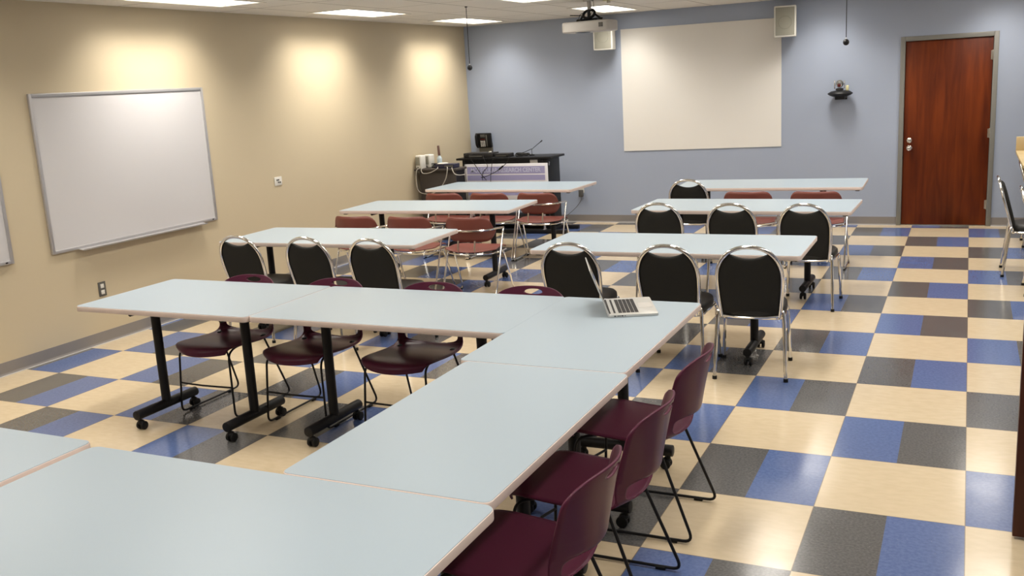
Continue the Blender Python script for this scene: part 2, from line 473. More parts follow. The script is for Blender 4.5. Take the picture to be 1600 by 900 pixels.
def table(x0, x1, y0, y1, label, group, legs, z=TZ, rot=0, along='y', foot=None, r=.028, flush=(0, 0)):
    cx, cy_ = (x0 + x1) / 2, (y0 + y1) / 2
    t = thing('folding_table', label, 'table', (cx, cy_, 0), rot, group)
    hx, hy = (x1 - x0) / 2, (y1 - y0) / 2
    ol = rrect(-hx, hx, -hy, hy, r)
    il = rrect(-hx + (-.0002 if flush[0] else .003), hx - (-.0002 if flush[1] else .003), -hy + .003, hy - .003, r - .003)
    MB().prism(il, z - .030, z, .0008, seg=1).build('tabletop', MT['top'], t)
    MB().prism(ol, z - .033, z - .0015, .004).build('edge_band', MT['edge'], t)
    MB().box((-hx + .3, -.03, z - .062), (hx - .3, .03, z - .034), .003).build('crossbar', MT['black'], t) if along == 'y' else \
        MB().box((-.03, -hy + .15, z - .062), (.03, hy - .15, z - .034), .003).build('crossbar', MT['black'], t)
    for a_ in (-1, 1):
        for c_ in (-1, 1):
            MB().box((a_ * (hx - .05) - .02, c_ * (hy - .06) - .015, z - .046), (a_ * (hx - .05) + .02, c_ * (hy - .06) + .015, z - .032), .003).build('corner_bracket', MT['black'], t)
    for l in legs:
        if along == 'y': make_leg_frame(t, l - cx, foot - cy_)
        else: make_leg_frame(t, l - cy_, foot - cx, -1, 'x')
    return t
GF = 'joined tables of the front U layout'
table(-4.88, -3.578, -.165, .648, 'pale blue table end piece nearest the left wall, joined to the front row', GF, (-4.49, -3.80), foot=-.175)
table(-3.574, -2.022, -.150, .650, 'pale blue table in the front row between end piece and corner table', GF, (-3.285, -2.30), foot=-.10, flush=(0, 1))
table(-2.0215, -1.263, -.607, .650, 'pale blue corner table carrying the open laptop', GF, (.22, -.45), along='x', foot=-1.31, flush=(1, 0))
table(-1.985, -1.243, -1.880, -.611, 'pale blue table running lengthwise beside the three plum chairs', GF, (-1.0, -1.60), along='x', foot=-1.31)
table(-2.795, -1.212, -2.72, -1.885, 'largest looking pale table at the bottom edge of the picture', GF, (-2.45, -1.62), foot=-2.66, r=.04)
table(-4.38, -2.812, -2.70, -1.868, 'pale table cut off at lower left, slightly higher than its neighbour', GF, (-3.9, -3.2), foot=-2.62, z=TZ + .008, r=.035)
GR = 'classroom tables in rows'
for cx, cy_, a, l0, l1, lab in [
    (-4.800, 2.450, .033, -.60, .585, 'pale blue table by the left wall, nearest of the left column, with three black chairs'),
    (-4.890, 4.325, .045, -.58, .66, 'pale blue middle table of the left column, with rust chairs'),
    (-4.880, 6.030, -.030, -.65, .60, 'pale blue table in front of the black lectern and sign'),
    (-1.914, 2.405, .004, -.59, .60, 'pale blue table right of the centre aisle, nearest of the right column'),
    (-1.810, 4.405, -.020, -.55, .56, 'pale blue middle table of the right column'),
    (-1.897, 6.060, .020, -.62, .55, 'pale blue table of the right column nearest the projection screen'),
]:
    table(cx - .937, cx + .937, cy_ - .395, cy_ + .395, lab, GR, (cx + l0, cx + l1), rot=a, foot=cy_ - .40)

# ------------------------------------------------------------------ black banquet chair (faces +y)
def arch_pts(n=30, inset=0.0, w=.198):
    P = []
    w -= inset
    z0, zm, zt = .402, .650, .863 - inset
    def yy(z): return -.19 - .115 * (z - .44) / .42
    for s in (-1,):
        for i in range(8):
            f = i / 8; z = z0 + (zm - z0) * f
            x = -(w - .020 * (1 - f) ** 1.5); P.append((x, yy(z), z))
    for i in range(n + 1):
        a = PI - PI * i / n
        c, s_ = math.cos(a), math.sin(a)
        x = w * math.copysign(abs(c) ** .88, c); z = zm + (zt - zm) * abs(s_) ** .92
        P.append((x, yy(z), z))
    for i in range(8):
        f = 1 - (i + 1) / 8; z = z0 + (zm - z0) * f
        P.append(((w - .020 * (1 - f) ** 1.5), yy(z), z))
    return P
def make_banquet():
    t = thing('banquet_chair', '', 'chair', (0, 0, 0))
    A = arch_pts()
    MB().tube(A, .0125, 12).build('back_frame', MT['chrome'], t)
    # pad: inside the arch, dished cut at its top
    I = arch_pts(inset=.010)
    def yy(z): return -.19 - .115 * (z - .44) / .42
    pad_w = [(x, z) for x, y, z in I]
    cut = [p for p in pad_w if p[1] < .820]
    left = [p for p in cut if p[0] < 0]; right = [p for p in cut if p[0] > 0]
    xl, xr = left[-1][0], right[0][0]
    dip = []
    for i in range(1, 12):
        f = i / 12; x = xl + (xr - xl) * f
        u = 2 * f - 1; dip.append((x, .820 - .034 * (1 - abs(u) ** 2.2)))
    outline = left + dip + right
    outline = [(x, max(z, .412)) for x, z in outline]
    b = bmesh.new()
    def yback(x, z): return yy(z) - .006 - .004 * (1 - (x / .2) ** 2)
    def yfront(x, z): return yy(z) + .034 + .008 * (1 - (x / .2) ** 2)
    # rows of strips from outline to spine for a softly domed pad
    cxz = (0, .61); rings = []
    for k, f in enumerate((1, .97, .9, .6, .3)):
        ring_b = []; ring_f = []
        for x, z in outline:
            X = cxz[0] + (x - cxz[0]) * f; Z = cxz[1] + (z - cxz[1]) * f
            e = {0: 0, 1: .6, 2: .9, 3: 1, 4: 1}[k]
            mid = yy(Z) + .012
            ring_b.append(b.verts.new((X, mid + (yback(X, Z) - mid) * (e if k else .35), Z)))
            ring_f.append(b.verts.new((X, mid + (yfront(X, Z) - mid) * (e if k else .35), Z)))
        rings.append((ring_b, ring_f))
    n = len(outline)
    for (b0, f0), (b1, f1) in zip(rings, rings[1:]):
        for i in range(n):
            j = (i + 1) % n
            b.faces.new((b0[i], b0[j], b1[j], b1[i])); b.faces.new((f0[j], f0[i], f1[i], f1[j]))
    b0, f0 = rings[0]
    for i in range(n):
        j = (i + 1) % n; b.faces.new((b0[j], b0[i], f0[i], f0[j]))
    b.faces.new(rings[-1][0]); b.faces.new(rings[-1][1][::-1])
    m = MB(); m._add(b)
    m.build('backrest', MT['vinyl_grey'], t, ang=60)
    # seat cushion
    ol = []
    for i in range(48):
        a = 2 * PI * i / 48; c, s_ = math.cos(a), math.sin(a)
        e = .55 if s_ < 0 else .75
        ol.append((.215 * math.copysign(abs(c) ** .62, c), .03 + .232 * math.copysign(abs(s_) ** e, s_)))
    sb = bmesh.new(); R = []
    for f, z in ((.93, .400), (.97, .407), (.98, .425), (.965, .445), (.91, .457), (.74, .465), (.4, .468)):
        R.append([sb.verts.new((x * f, .03 + (y - .03) * f, z)) for x, y in ol])
    for A_, B_ in zip(R, R[1:]):
        for i in range(48): sb.faces.new((A_[i], A_[(i + 1) % 48], B_[(i + 1) % 48], B_[i]))
    sb.faces.new(R[0][::-1]); sb.faces.new(R[-1])
    m = MB(); m._add(sb); m.build('seat', MT['vinyl'], t, ang=60)
    # under-seat frame and cross tubes
    fr = MB()
    fr.tube([(x, y, .393) for x, y in rrect(-.198, .198, -.185, .225, .06)], .010, 8, closed=True)
    fr.tube([(-.180, -.180, .405), (-.1, -.192, .398), (0, -.195, .396), (.1, -.192, .398), (.180, -.180, .405)], .008, 8)
    fr.build('seat_frame', MT['chrome'], t)
    for s in (-1, 1):
        lg = MB().tube(fillet([(s * .182, -.178, .415), (s * .196, -.188, .445), (s * .203, -.200, .40), (s * .219, -.245, .012)], .02), .0115, 10)
        o = lg.build('leg', MT['chrome'], t)
        MB().cyl((s * .219, -.245, 0.0), (s * .2185, -.2435, .022), .0145, seg=14).build('foot_cap', MT['rubber'], o)
        lg = MB().tube(fillet([(s * .19, .10, .393), (s * .198, .185, .387), (s * .203, .198, .36), (s * .218, .235, .012)], .03), .0115, 10)
        o = lg.build('leg', MT['chrome'], t)
        MB().cyl((s * .218, .235, 0), (s * .2175, .2335, .022), .0145, seg=14).build('foot_cap', MT['rubber'], o)
    return t
bq = make_banquet()
GB = 'black padded chairs with chrome frames'
for x, y, r, lab in [
    (-5.215, 1.965, .02, 'black padded chair with round chrome back, leftmost at the near left table'),
    (-4.560, 1.965, .02, 'black padded chair with round chrome back, middle one at the near left table'),
    (-3.980, 1.955, .03, 'black padded chair with round chrome back, right one at the near left table'),
    (-2.425, 1.955, .05, 'black padded chair directly behind the open laptop screen'),
    (-1.750, 1.955, 0, 'black padded chair with chrome arch, middle one at the near right table'),
    (-1.262, 1.965, .10, 'black padded chair with legs fully visible at right end of the near right table'),
    (-2.390, 3.92, .02, 'black padded chair, left one at the middle right table'),
    (-1.768, 3.90, 0, 'black padded chair, middle one at the middle right table'),
    (-1.185, 3.885, -.02, 'black padded chair, right one at the middle right table beside the open aisle'),
    (-2.600, 5.70, 0, 'lone black padded chair at the far right table nearest the screen'),
    (.515, 5.43, -PI / 2, 'black padded chair seen side-on facing the right wall, near the door'),
    (.665, 4.67, -PI / 2, 'black padded chair of which only the feet show at the right picture edge'),
    (.745, 6.95, -PI / 2, 'black padded chair pushed under the pale wooden counter'),
]:
    place(bq, (x, y, 0), r, lab, GB)

# ------------------------------------------------------------------ plum sled chair (faces -y)
PROF = [(-.318, .398), (-.314, .425), (-.285, .446), (-.20, .452), (-.09, .445), (.03, .432), (.125, .424), (.19, .436), (.225, .470), (.243, .515), (.254, .575), (.268, .65), (.284, .725), (.300, .786)]
WID = [.185, .203, .217, .226, .227, .224, .221, .219, .219, .220, .222, .224, .222, .190]
CUR = [-.060, -.058, -.050, -.028, -.008, 0, .008, .035, .068, .082, .082, .078, .072, .062]
DRP = [.012, .006, .000, -.006, -.006, 0, .012, .024, .030, .020, .008, -.002, -.004, -.030]
NP_ = len(PROF) - 1
def shell_pt(t, u):
    y, z, w, c, d = catmull([(a[0], a[1], b, c_, d_) for a, b, c_, d_ in zip(PROF, WID, CUR, DRP)], t)
    k = t * NP_
    return Vector((u * w, y - c * u * u, z + d * abs(u) ** (2 if k < 10 else 3.5)))
OPEN = (7.15 / NP_, 9.15 / NP_); HOLE = (12.22 / NP_, 12.66 / NP_)
def u_in(t):
    for (a, b), um, e in ((OPEN, .82, 4), (HOLE, .27, 2)):
        if a < t < b:
            tau = (2 * t - a - b) / (b - a)
            return um * max(0, 1 - abs(tau) ** e) ** (1 / e)
    return 0
def shell_mesh(t0, t1, cols=12):
    ts = set(t0 + (t1 - t0) * i / 44 for i in range(45))
    for a, b in (OPEN, HOLE):
        if a >= t0 - 1e-6 and b <= t1 + 1e-6:
            ts = {t for t in ts if not (a < t < b)}
            for i in range(25): ts.add((a + b) / 2 - (b - a) / 2 * math.cos(PI * i / 24))
    ts = sorted(ts)
    bm = bmesh.new()
    for s in (-1, 1):
        prev = None
        for t in ts:
            ui = u_in(t)
            row = [bm.verts.new(shell_pt(t, s * (ui + (1 - ui) * k / cols))) for k in range(cols + 1)]
            if prev:
                for k in range(cols):
                    q = (prev[k], prev[k + 1], row[k + 1], row[k])
                    bm.faces.new(q if s > 0 else q[::-1])
            prev = row
    bmesh.ops.remove_doubles(bm, verts=bm.verts, dist=1e-5)
    return bm
def make_plum():
    t = thing('sled_chair', '', 'chair')
    cutt = 7.10 / NP_
    for nm, a, b in (('seat', 0, cutt), ('backrest', cutt, 1)):
        m = MB(); m._add(shell_mesh(a, b)); o = m.build(nm, MT['purple'], t, ang=80, recalc=False)
        md = o.modifiers.new('thickness', 'SOLIDIFY'); md.thickness = .008; md.offset = 0
    for s in (-1, 1):
        pts = fillet([(s * .178, .105, .428), (s * .215, .268, .012), (s * .215, -.268, .012), (s * .195, -.245, .405), (s * .165, -.15, .425), (s * .165, .10, .420)], .045)
        o = MB().tube(pts, .0065, 10).build('sled_leg', MT['black'], t)
        for g in (.16, -.20): MB().box((s * .215 - .009, g, 0), (s * .215 + .009, g + .04, .014), .003).build('glide', MT['rubber'], o)
        MB().sph((s * .178, .105, .430), .017, (1, 1.3, .8), 12).build('bracket', MT['black'], o)
    MB().tube([(-.205, -.255, .20), (-.1, -.275, .205), (0, -.282, .206), (.1, -.275, .205), (.205, -.255, .20)], .006, 8).build('crossbar', MT['black'], t)
    for a, z in ((-.12, .428), (.10, .418)): MB().tube([(-.168, a, z), (.168, a, z)], .0065, 8).build('seat_rail', MT['black'], t)
    return t
plum = make_plum()
GP = 'plum plastic chairs with black sled legs'
for x, y, r, lab in [
    (-4.245, .428, 0, 'plum plastic chair behind the front row, leftmost, its seat seen below the table'),
    (-3.565, .428, 0, 'plum plastic chair behind the front row, second from the left wall'),
    (-2.872, .428, 0, 'plum plastic chair behind the front row, third from the left wall'),
    (-2.245, .428, 0, 'plum plastic chair behind the front row whose handle hole shows, left of the laptop'),
    (-1.285, -.31, PI / 2 * -1, 'plum plastic chair of the right side trio, farthest from the camera'),
    (-1.268, -.975, PI / 2 * -1, 'plum plastic chair of the right side trio, middle one'),
    (-1.275, -1.555, PI / 2 * -1, 'plum plastic chair of the right side trio, nearest and largest'),
]:
    place(plum, (x, y, 0), r, lab, GP)

# ------------------------------------------------------------------ rust chair with chrome frame (faces +y)
def make_rust():
    t = thing('stacking_chair', '', 'chair')
    def curved_plate(outline_fn, nx=28, nz=8):
        b = bmesh.new(); g = []
        for i in range(nx + 1):
            u = -1 + 2 * i / nx; g.append([b.verts.new(outline_fn(u, -1 + 2 * j / nz)) for j in range(nz + 1)])
        for i in range(nx):
            for j in range(nz):
                b.faces.new((g[i][j], g[i + 1][j], g[i + 1][j + 1], g[i][j + 1]))
        bmesh.ops.remove_doubles(b, verts=b.verts, dist=1e-5)
        return b
    def back(u, v):
        x = .245 * u
        hh = .5 * max(0.02, 1 - max(0, (abs(u) - .62) / .38) ** 2.4) ** .6
        z = .638 + (.232 * hh) * v * (1.0 if v > 0 else 1.0)
        y = -.205 + .115 * u * u - .028 * v + .012 * v * v
        return Vector((x, y, z))
    m = MB(); m._add(curved_plate(back)); o = m.build('backrest', MT['rust'], t, ang=80, recalc=False)
    md = o.modifiers.new('thickness', 'SOLIDIFY'); md.thickness = .008; md.offset = 0
    def seat(u, v):
        # v -1 rear .. 1 front
        wf = .245 - .015 * v
        x = wf * u
        yr = -.215 + .085 * abs(u) ** 2.6; yf = .215 - .05 * abs(u) ** 4
        y = yr + (yf - yr) * (v + 1) / 2
        z = .440 + .012 * v + .020 * u * u * (1 - max(0, v)) - .018 * max(0, (v - .7) / .3) ** 2 + .006 * max(0, (-v - .6) / .4) ** 2
        return Vector((x, y, z))
    m = MB(); m._add(curved_plate(seat, 24, 16)); o = m.build('seat', MT['rust'], t, ang=80, recalc=False)
    md = o.modifiers.new('thickness', 'SOLIDIFY'); md.thickness = .009; md.offset = 0
    bt = [(s_ * .0 + x, y, z) for x, y, z, s_ in ((-.272, .05, .63, 0), (-.255, -.06, .638, 0), (-.235, -.135, .637, 0), (-.15, -.185, .632, 0), (0, -.207, .630, 0), (.15, -.185, .632, 0), (.235, -.135, .637, 0), (.255, -.06, .638, 0), (.272, .05, .63, 0))]
    n = []
    for i in range(41): n.append(catmull(bt, i / 40))
    MB().tube(n, .0085, 10).build('back_tube', MT['chrome'], t)
    st = [catmull([(-.25, .12, .415), (-.25, -.07, .418), (-.19, -.165, .417), (-.08, -.208, .415), (0, -.215, .414), (.08, -.208, .415), (.19, -.165, .417), (.25, -.07, .418), (.25, .12, .415)], i / 40) for i in range(41)]
    MB().tube(st, .0085, 10).build('seat_tube', MT['chrome'], t)
    for s in (-1, 1):
        MB().tube([(s * .085, -.19, .425), (s * .085, -.192, .48), (s * .085, -.178, .535)], .008, 8).build('back_support', MT['brushed'], t)
        pts = fillet([(s * .272, .05, .63), (s * .275, .03, .60), (s * .275, -.205, .011), (s * .275, .205, .011), (s * .262, .04, .415), (s * .25, -.03, .415)], .035)
        o = MB().tube(pts, .0088, 10).build('side_frame', MT['chrome'], t)
        for g in (-.19, .13): MB().box((s * .275 - .011, g, 0), (s * .275 + .011, g + .05, .018), .004).build('glide', MT['rubber'], o)
    return t
rust = make_rust()
GU = 'rust red chairs with chrome frames'
for x, y, r, lab in [
    (-5.385, 3.68, 0, 'rust red chair at the middle left table, closest to the left wall'),
    (-4.785, 3.68, 0, 'rust red chair at the middle left table, middle one of three'),
    (-4.15, 3.68, 0, 'rust red chair at the middle left table, its back and seat fully visible'),
    (-5.39, 5.46, 0, 'rust red chair at the far left table, next to the grey corner desk'),
    (-4.82, 5.46, 0, 'rust red chair at the far left table, in front of the violet sign'),
    (-4.24, 5.46, 0, 'rust red chair at the far left table, rightmost, beside the aisle'),
    (-1.99, 5.50, 0, 'rust red chair at the far right table, between black chair and end chair'),
    (-1.345, 5.50, 0, 'rust red chair at the far right table, right end near the door'),
]:
    place(rust, (x, y, 0), r, lab, GU)

# ------------------------------------------------------------------ laptop
lt = thing('laptop', 'open silver laptop with black keys on the corner table', 'laptop', (-1.632, .239, TZ + .001), math.atan2(.406, .914))
# local: +x from hinge to front edge, +y along hinge
base = MB().prism(rrect(0, .25, 0, .37, .012), 0, .013, .002); base.build('base', MT['silver'], lt)
ky = MB()
for r_ in range(6):
    n_ = 14 if r_ < 5 else 10
    x0 = .036 + r_ * .0205 - (.004 if r_ == 0 else 0)
    for k in range(n_):
        w = .296 / n_
        ky.box((x0, .037 + k * w + .001, .013), (x0 + (.010 if r_ == 0 else .0180), .037 + (k + 1) * w - .001, .0145), .0006, seg=1)
ky.build('keyboard', MT['key'], lt)
MB().prism(rrect(.168, .238, .132, .238, .005), .0131, .0136).build('trackpad', MT['grey_plastic'], lt)
MB().box((.004, .03, .013), (.016, .34, .0155), .001).build('hinge', MT['key'], lt)
pt = MB()
for a, w in ((.03, .010), (.047, .006), (.056, .006), (.066, .010), (.083, .004)):
    pt.box((a, -.0006, .004), (a + w, .001, .009))
pt.build('port', MT['key'], lt)
a = math.radians(21)
LM = Matrix.Translation((.006, 0, .014)) @ Matrix.Rotation(-a, 4, 'Y')
lid = MB().box((-.003, 0, 0), (.003, .37, .245), .002, M=LM).build('lid', MT['silver'], lt)
MB().box((.0031, .006, .01), (.0036, .364, .238), M=LM).build('display', MT['screen_black'], lid)

# ------------------------------------------------------------------ whiteboards
def whiteboard(yc0, yc1, z0, z1, label, tray=None):
    w = thing('whiteboard', label, 'whiteboard', (XL, (yc0 + yc1) / 2, z0), 0, 'whiteboards on the left wall')
    hy = (yc1 - yc0) / 2; h = z1 - z0; fw = .026
    MB().box((.002, -hy + .01, .01), (.014, hy - .01, h - .01)).build('board', MT['wb'], w, smooth=False)
    f = MB()
    f.box((0.001, -hy, 0), (.024, -hy + fw, h), .004).box((.001, hy - fw, 0), (.024, hy, h), .004)
    f.box((.001, -hy + fw, 0), (.024, hy - fw, fw), .004).box((.001, -hy + fw, h - fw), (.024, hy - fw, h), .004)
    f.build('frame', MT['alu'], w)
    MB().box((.0242, hy - .075, .008), (.0250, hy - .055, .018)).build('maker_mark', MT['key'], w)
    if tray:
        a, b = tray[0] - (yc0 + yc1) / 2, tray[1] - (yc0 + yc1) / 2
        MB().prism([(.024, -.002), (.075, -.010), (.082, .002), (.079, .002), (.073, -.004), (.024, .004)], a, b, M=Matrix(((1, 0, 0, 0), (0, 0, 1, 0), (0, 1, 0, 0), (0, 0, 0, 1)))).build('pen_tray', MT['alu'], w, smooth=False)
    return w
whiteboard(.992, 2.842, .812, 2.038, 'large white dry-erase board with pen tray on the tan wall', (1.235, 2.64))
whiteboard(-1.20, .652, .812, 2.038, 'whiteboard mostly cut off by the left picture edge')

# ------------------------------------------------------------------ wall plates, outlets
def plate(name, label, cat, loc, rz, w, h, m, holes, mh, kind='round'):
    t = thing(name, label, cat, loc, rz)
    MB().box((-w / 2, -.007, -h / 2), (w / 2, -.0005, h / 2), .003).build('cover_plate', m, t)
    for hx, hz, hw_, hh in holes:
        MB().box((hx - hw_ / 2, -.0095, hz - hh / 2), (hx + hw_ / 2, -.006, hz + hh / 2), .001).build('socket', mh, t)
    return t
plate('wall_plate', 'small white data plate on the tan wall right of the whiteboard', 'wall plate', (XL, 3.80, 1.067), PI / 2, .118, .088, MT['white_plastic'], [(-.02, .012, .018, .014), (.004, .012, .018, .014), (.0, -.012, .016, .014), (.026, -.014, .018, .014)], MT['key'])
plate('power_outlet', 'grey double power outlet low on the tan wall above the baseboard', 'outlet', (XL, 1.42, .448), PI / 2, .075, .12, MT['dgrey'], [(0, .026, .034, .034), (0, -.026, .034, .034)], MT['white_plastic'])
plate('wall_outlet', 'white outlet on the blue-grey wall right of the lectern', 'outlet', (-4.80, YB, .46), 0, .075, .12, MT['white_plastic'], [(0, .03, .034, .034)], MT['grey_plastic'])
ad = thing('power_adapter', 'grey plug adapter with thin cord in the back wall outlet', 'adapter', (-4.80, YB - .0105, .40))
MB().box((-.028, -.045, -.05), (.03, 0, .045), .006).build('body', MT['dgrey'], ad)
MB().tube([catmull([(0, -.025, -.048), (.0, -.04, -.10), (-.08, -.05, -.20), (-.22, -.05, -.31), (-.36, -.08, -.385)], i / 20) for i in range(21)], .004, 6).build('cord', MT['dgrey'], ad)

# ------------------------------------------------------------------ wall camera on shelf
cs = thing('camera_shelf', 'black oval shelf bracket on the blue-grey wall between screen and door', 'shelf', (-1.438, YB, 1.58))
ol = [(.145 * math.cos(2 * PI * i / 40), -.11 + .108 * math.sin(2 * PI * i / 40)) for i in range(40)]
b = bmesh.new(); R = []
for f, z in ((.50, -.034), (.80, -.020), (1, .002), (.97, .010), (.72, .032), (.4, .040)):
    R.append([b.verts.new((x * f, -.11 + (y + .11) * f, z)) for x, y in ol])
for A_, B_ in zip(R, R[1:]):
    for i in range(40): b.faces.new((A_[i], A_[(i + 1) % 40], B_[(i + 1) % 40], B_[i]))
b.faces.new(R[0][::-1]); b.faces.new(R[-1])
m = MB(); m._add(b); m.build('shelf_top', MT['black'], cs, ang=60)
MB().box((-.055, -.16, -.062), (.055, -.001, -.018), .006).box((-.07, -.03, -.07), (.07, -.001, -.015), .004).build('bracket', MT['black'], cs)
for s in (-1, 1): MB().cyl((s * .062, -.035, -.045), (s * .062, -.028, -.045), .008, seg=12).build('screw', MT['chrome'], cs)
vc = thing('video_camera', 'small silver conference camera on the black wall shelf', 'camera', (-1.445, YB - .11, 1.6215))
vc.scale = (1.2, 1.2, 1.2)
MB().lathe([(.030, 0), (.038, .004), (.036, .016), (.020, .022)]).build('base', MT['key'], vc)
MB().sph((0, 0, .062), .036, (1, 1, 1.05), 24).build('head', MT['dgrey'], vc)
MB().cyl((0, -.030, .055), (0, -.046, .052), .028, .026, seg=24, bev=.003).build('lens_ring', MT['chrome'], vc)
MB().sph((0, -.040, .053), .022, (1, .45, 1), 20).build('lens', MT['red_led'], vc)
for s in (-1, 1): MB().box((s * .046 - .005, -.016, .015), (s * .046 + .005, .016, .095), .005).build('yoke_arm', MT['chrome'], vc)
sn = tag(MB().box((-.016, -.016, 0), (.016, .016, .062), .006).build('sensor_box', MT['cream']), 'small cream box right of the conference camera on the shelf', 'sensor')
sn.location = (-1.358, YB - .11, 1.614)

# ------------------------------------------------------------------ wall speakers
def wspeaker(x, z0, z1, label, ang):
    t = thing('wall_speaker', label, 'speaker', (x, YB, z0), 0, 'white speakers beside the projection screen')
    h = z1 - z0
    R_ = Matrix.Translation((0, -.19, 0)) @ Matrix.Rotation(ang, 4, 'Z')
    MB().box((-.125, -.10, 0), (.125, .10, h), .010, M=R_).build('cabinet', MT['white_plastic'], t)
    g = MB().box((-.108, -.106, .018), (.108, -.0995, h - .018), .004, M=R_).build('grille', MT['grille'], t)
    MB().tube([tuple(R_ @ Vector((.075 * math.cos(a_ * PI / 12), -.107, h * .46 + .075 * math.sin(a_ * PI / 12)))) for a_ in range(24)], .0025, 6, closed=True).build('driver_ring', MT['grille'], g)
    MB().box((-.03, -.10, h * .4), (.03, -.001, h * .6), .004).build('wall_mount', MT['dgrey'], t)
wspeaker(-2.06, 2.275, 2.63, 'white wall speaker at the upper right corner of the projection screen', .12)
wspeaker(-4.33, 2.27, 2.63, 'white wall speaker partly hidden behind the ceiling projector', .12)

# ------------------------------------------------------------------ projector
PX, PY = -3.69, 5.68
pj_ = thing('ceiling_projector', 'pale grey projector hanging from the ceiling on a short pole', 'projector', (PX, PY, H), -.06)
MB().cyl((0.005, 0, -.095), (.005, 0, -.001), .022, seg=20).lathe([(.055, -.012), (.05, -.004), (.05, -.001)]).build('mounting_pole', MT['grey_plastic'], pj_)
mt = MB()
mt.tube([(.062 * math.cos(i * PI / 10), .062 * math.sin(i * PI / 10) * .6, -.140 + .045 * math.sin(i * PI / 10)) for i in range(20)], .015, 8, closed=True)
mt.tube([(-.14, 0, -.195), (.15, 0, -.192)], .009, 8).tube([(-.10, -.07, -.195), (-.10, .08, -.195)], .007, 8).tube([(.11, -.07, -.193), (.11, .08, -.193)], .007, 8)
mt.tube([(-.06, 0, -.140), (-.11, .02, -.193)], .011, 8).tube([(.06, 0, -.140), (.12, .02, -.191)], .011, 8).tube([(0, 0, -.09), (0, 0, -.193)], .018, 10)
mt.tube([(-.24, .05, -.135), (-.05, 0, -.155)], .005, 6)
for xx, yy_ in ((-.11, -.07), (-.10, .08), (.11, -.07), (.11, .08)): mt.tube([(xx, yy_, -.195), (xx, yy_, -.217)], .006, 6)
mt.build('ceiling_mount', MT['black'], pj_)
bodyo = rrect(-.265, .270, -.150, .160, .055, 8)
MB().prism(bodyo, -.322, -.215, .016, seg=3).build('body', MT['grey_plastic'], pj_)
MB().prism(rrect(-.21, .22, -.115, .125, .03), -.218, -.211, .002).build('top_recess', MT['dgrey'], pj_)
MB().sph((-.06, -.03, -.323), .085, (1, .9, .09), 24).build('lens_window', MT['screen_black'], pj_)
MB().box((.170, -.157, -.285), (.215, -.148, -.240), .002).build('vent', MT['dgrey'], pj_)
MB().tube([catmull([(.05, 0, -.001), (.062, -.01, -.05), (.06, -.02, -.09), (.04, -.02, -.13), (-.02, -.03, -.215)], i / 16) for i in range(17)], .003, 6).tube([catmull([(-.05, -.04, -.13), (-.08, -.06, -.15), (-.09, -.07, -.215)], i / 10) for i in range(11)], .003, 6).build('cable', MT['black'], pj_)

# ------------------------------------------------------------------ hanging microphones, ceiling items
def mic(x, y, z, label):
    t = thing('hanging_microphone', label, 'microphone', (x, y, z), 0, 'microphones hanging from the ceiling')
    MB().tube([(0, 0, .02), (0, 0, H - z - .001)], .0035, 8).build('cord', MT['black'], t)
    MB().sph((0, 0, 0), .027, (1, 1, 1.05), 20).build('head', MT['black'], t)
    MB().cyl((0, 0, .018), (0, 0, .042), .008, .004, seg=12).build('collar', MT['alu'], t)
    MB().cyl((0, 0, H - z - .012), (0, 0, H - z - .0005), .014, seg=16).build('ceiling_cap', MT['dgrey'], t)
mic(-4.80, 5.04, 2.10, 'small black microphone hanging near the left back corner')
mic(-1.055, 5.04, 2.106, 'small black microphone hanging right of the projection screen')
sp_ = thing('ceiling_sprinkler', 'round cream sprinkler plate on the ceiling right of the projector pole', 'sprinkler', (-3.54, 5.88, H))
MB().lathe([(.06, -.006), (.062, -.001)]).build('plate', MT['cream'], sp_)
MB().lathe([(.018, -.03), (.022, -.012), (.012, -.005)]).build('nozzle', MT['brushed'], sp_)

# ------------------------------------------------------------------ lectern / equipment cart
lc = thing('lectern', 'black equipment lectern against the back wall, cables on top', 'lectern', (-5.50, 7.40, 0))
# local x -.65..+.67, y -.23..+.23
MB().box((-.69, -.24, .955), (.67, .24, .982), .004).build('top', MT['black'], lc)
MB().box((-.62, -.20, .05), (-.585, .22, .955), .003).build('side_panel', MT['black'], lc)
MB().box((.56, -.20, .05), (.60, .22, .955), .003).build('side_panel', MT['black'], lc)
MB().box((.49, -.21, .05), (.56, -.17, .955), .003).build('front_rail', MT['black'], lc)
MB().box((-.585, .18, .3), (.56, .20, .955)).build('back_panel', MT['black'], lc)
MB().box((-.585, -.205, .86), (.49, -.185, .955)).build('apron', MT['black'], lc)
MB().box((-.585, -.19, .18), (.56, .18, .205), .002).build('shelf', MT['laminate_dark'], lc)
MB().box((-.585, -.20, .50), (.49, .18, .52), .002).build('shelf', MT['black'], lc)
MB().box((-.66, -.30, 0), (.86, -.22, .05), .008).box((-.66, .12, 0), (.86, .20, .05), .008).box((-.66, -.22, .0), (-.58, .12, .05), .004).box((.56, -.22, 0), (.64, .12, .05), .004).build('base', MT['black'], lc)
MB().box((.601, -.15, .865), (.604, -.125, .89)).cyl((.60, -.13, .90), (.606, -.13, .90), .012, seg=16).build('lock', MT['alu'], lc)
MB().box((.37, -.212, .885), (.475, -.206, .945)).build('label_plate', MT['grey_plastic'], lc)

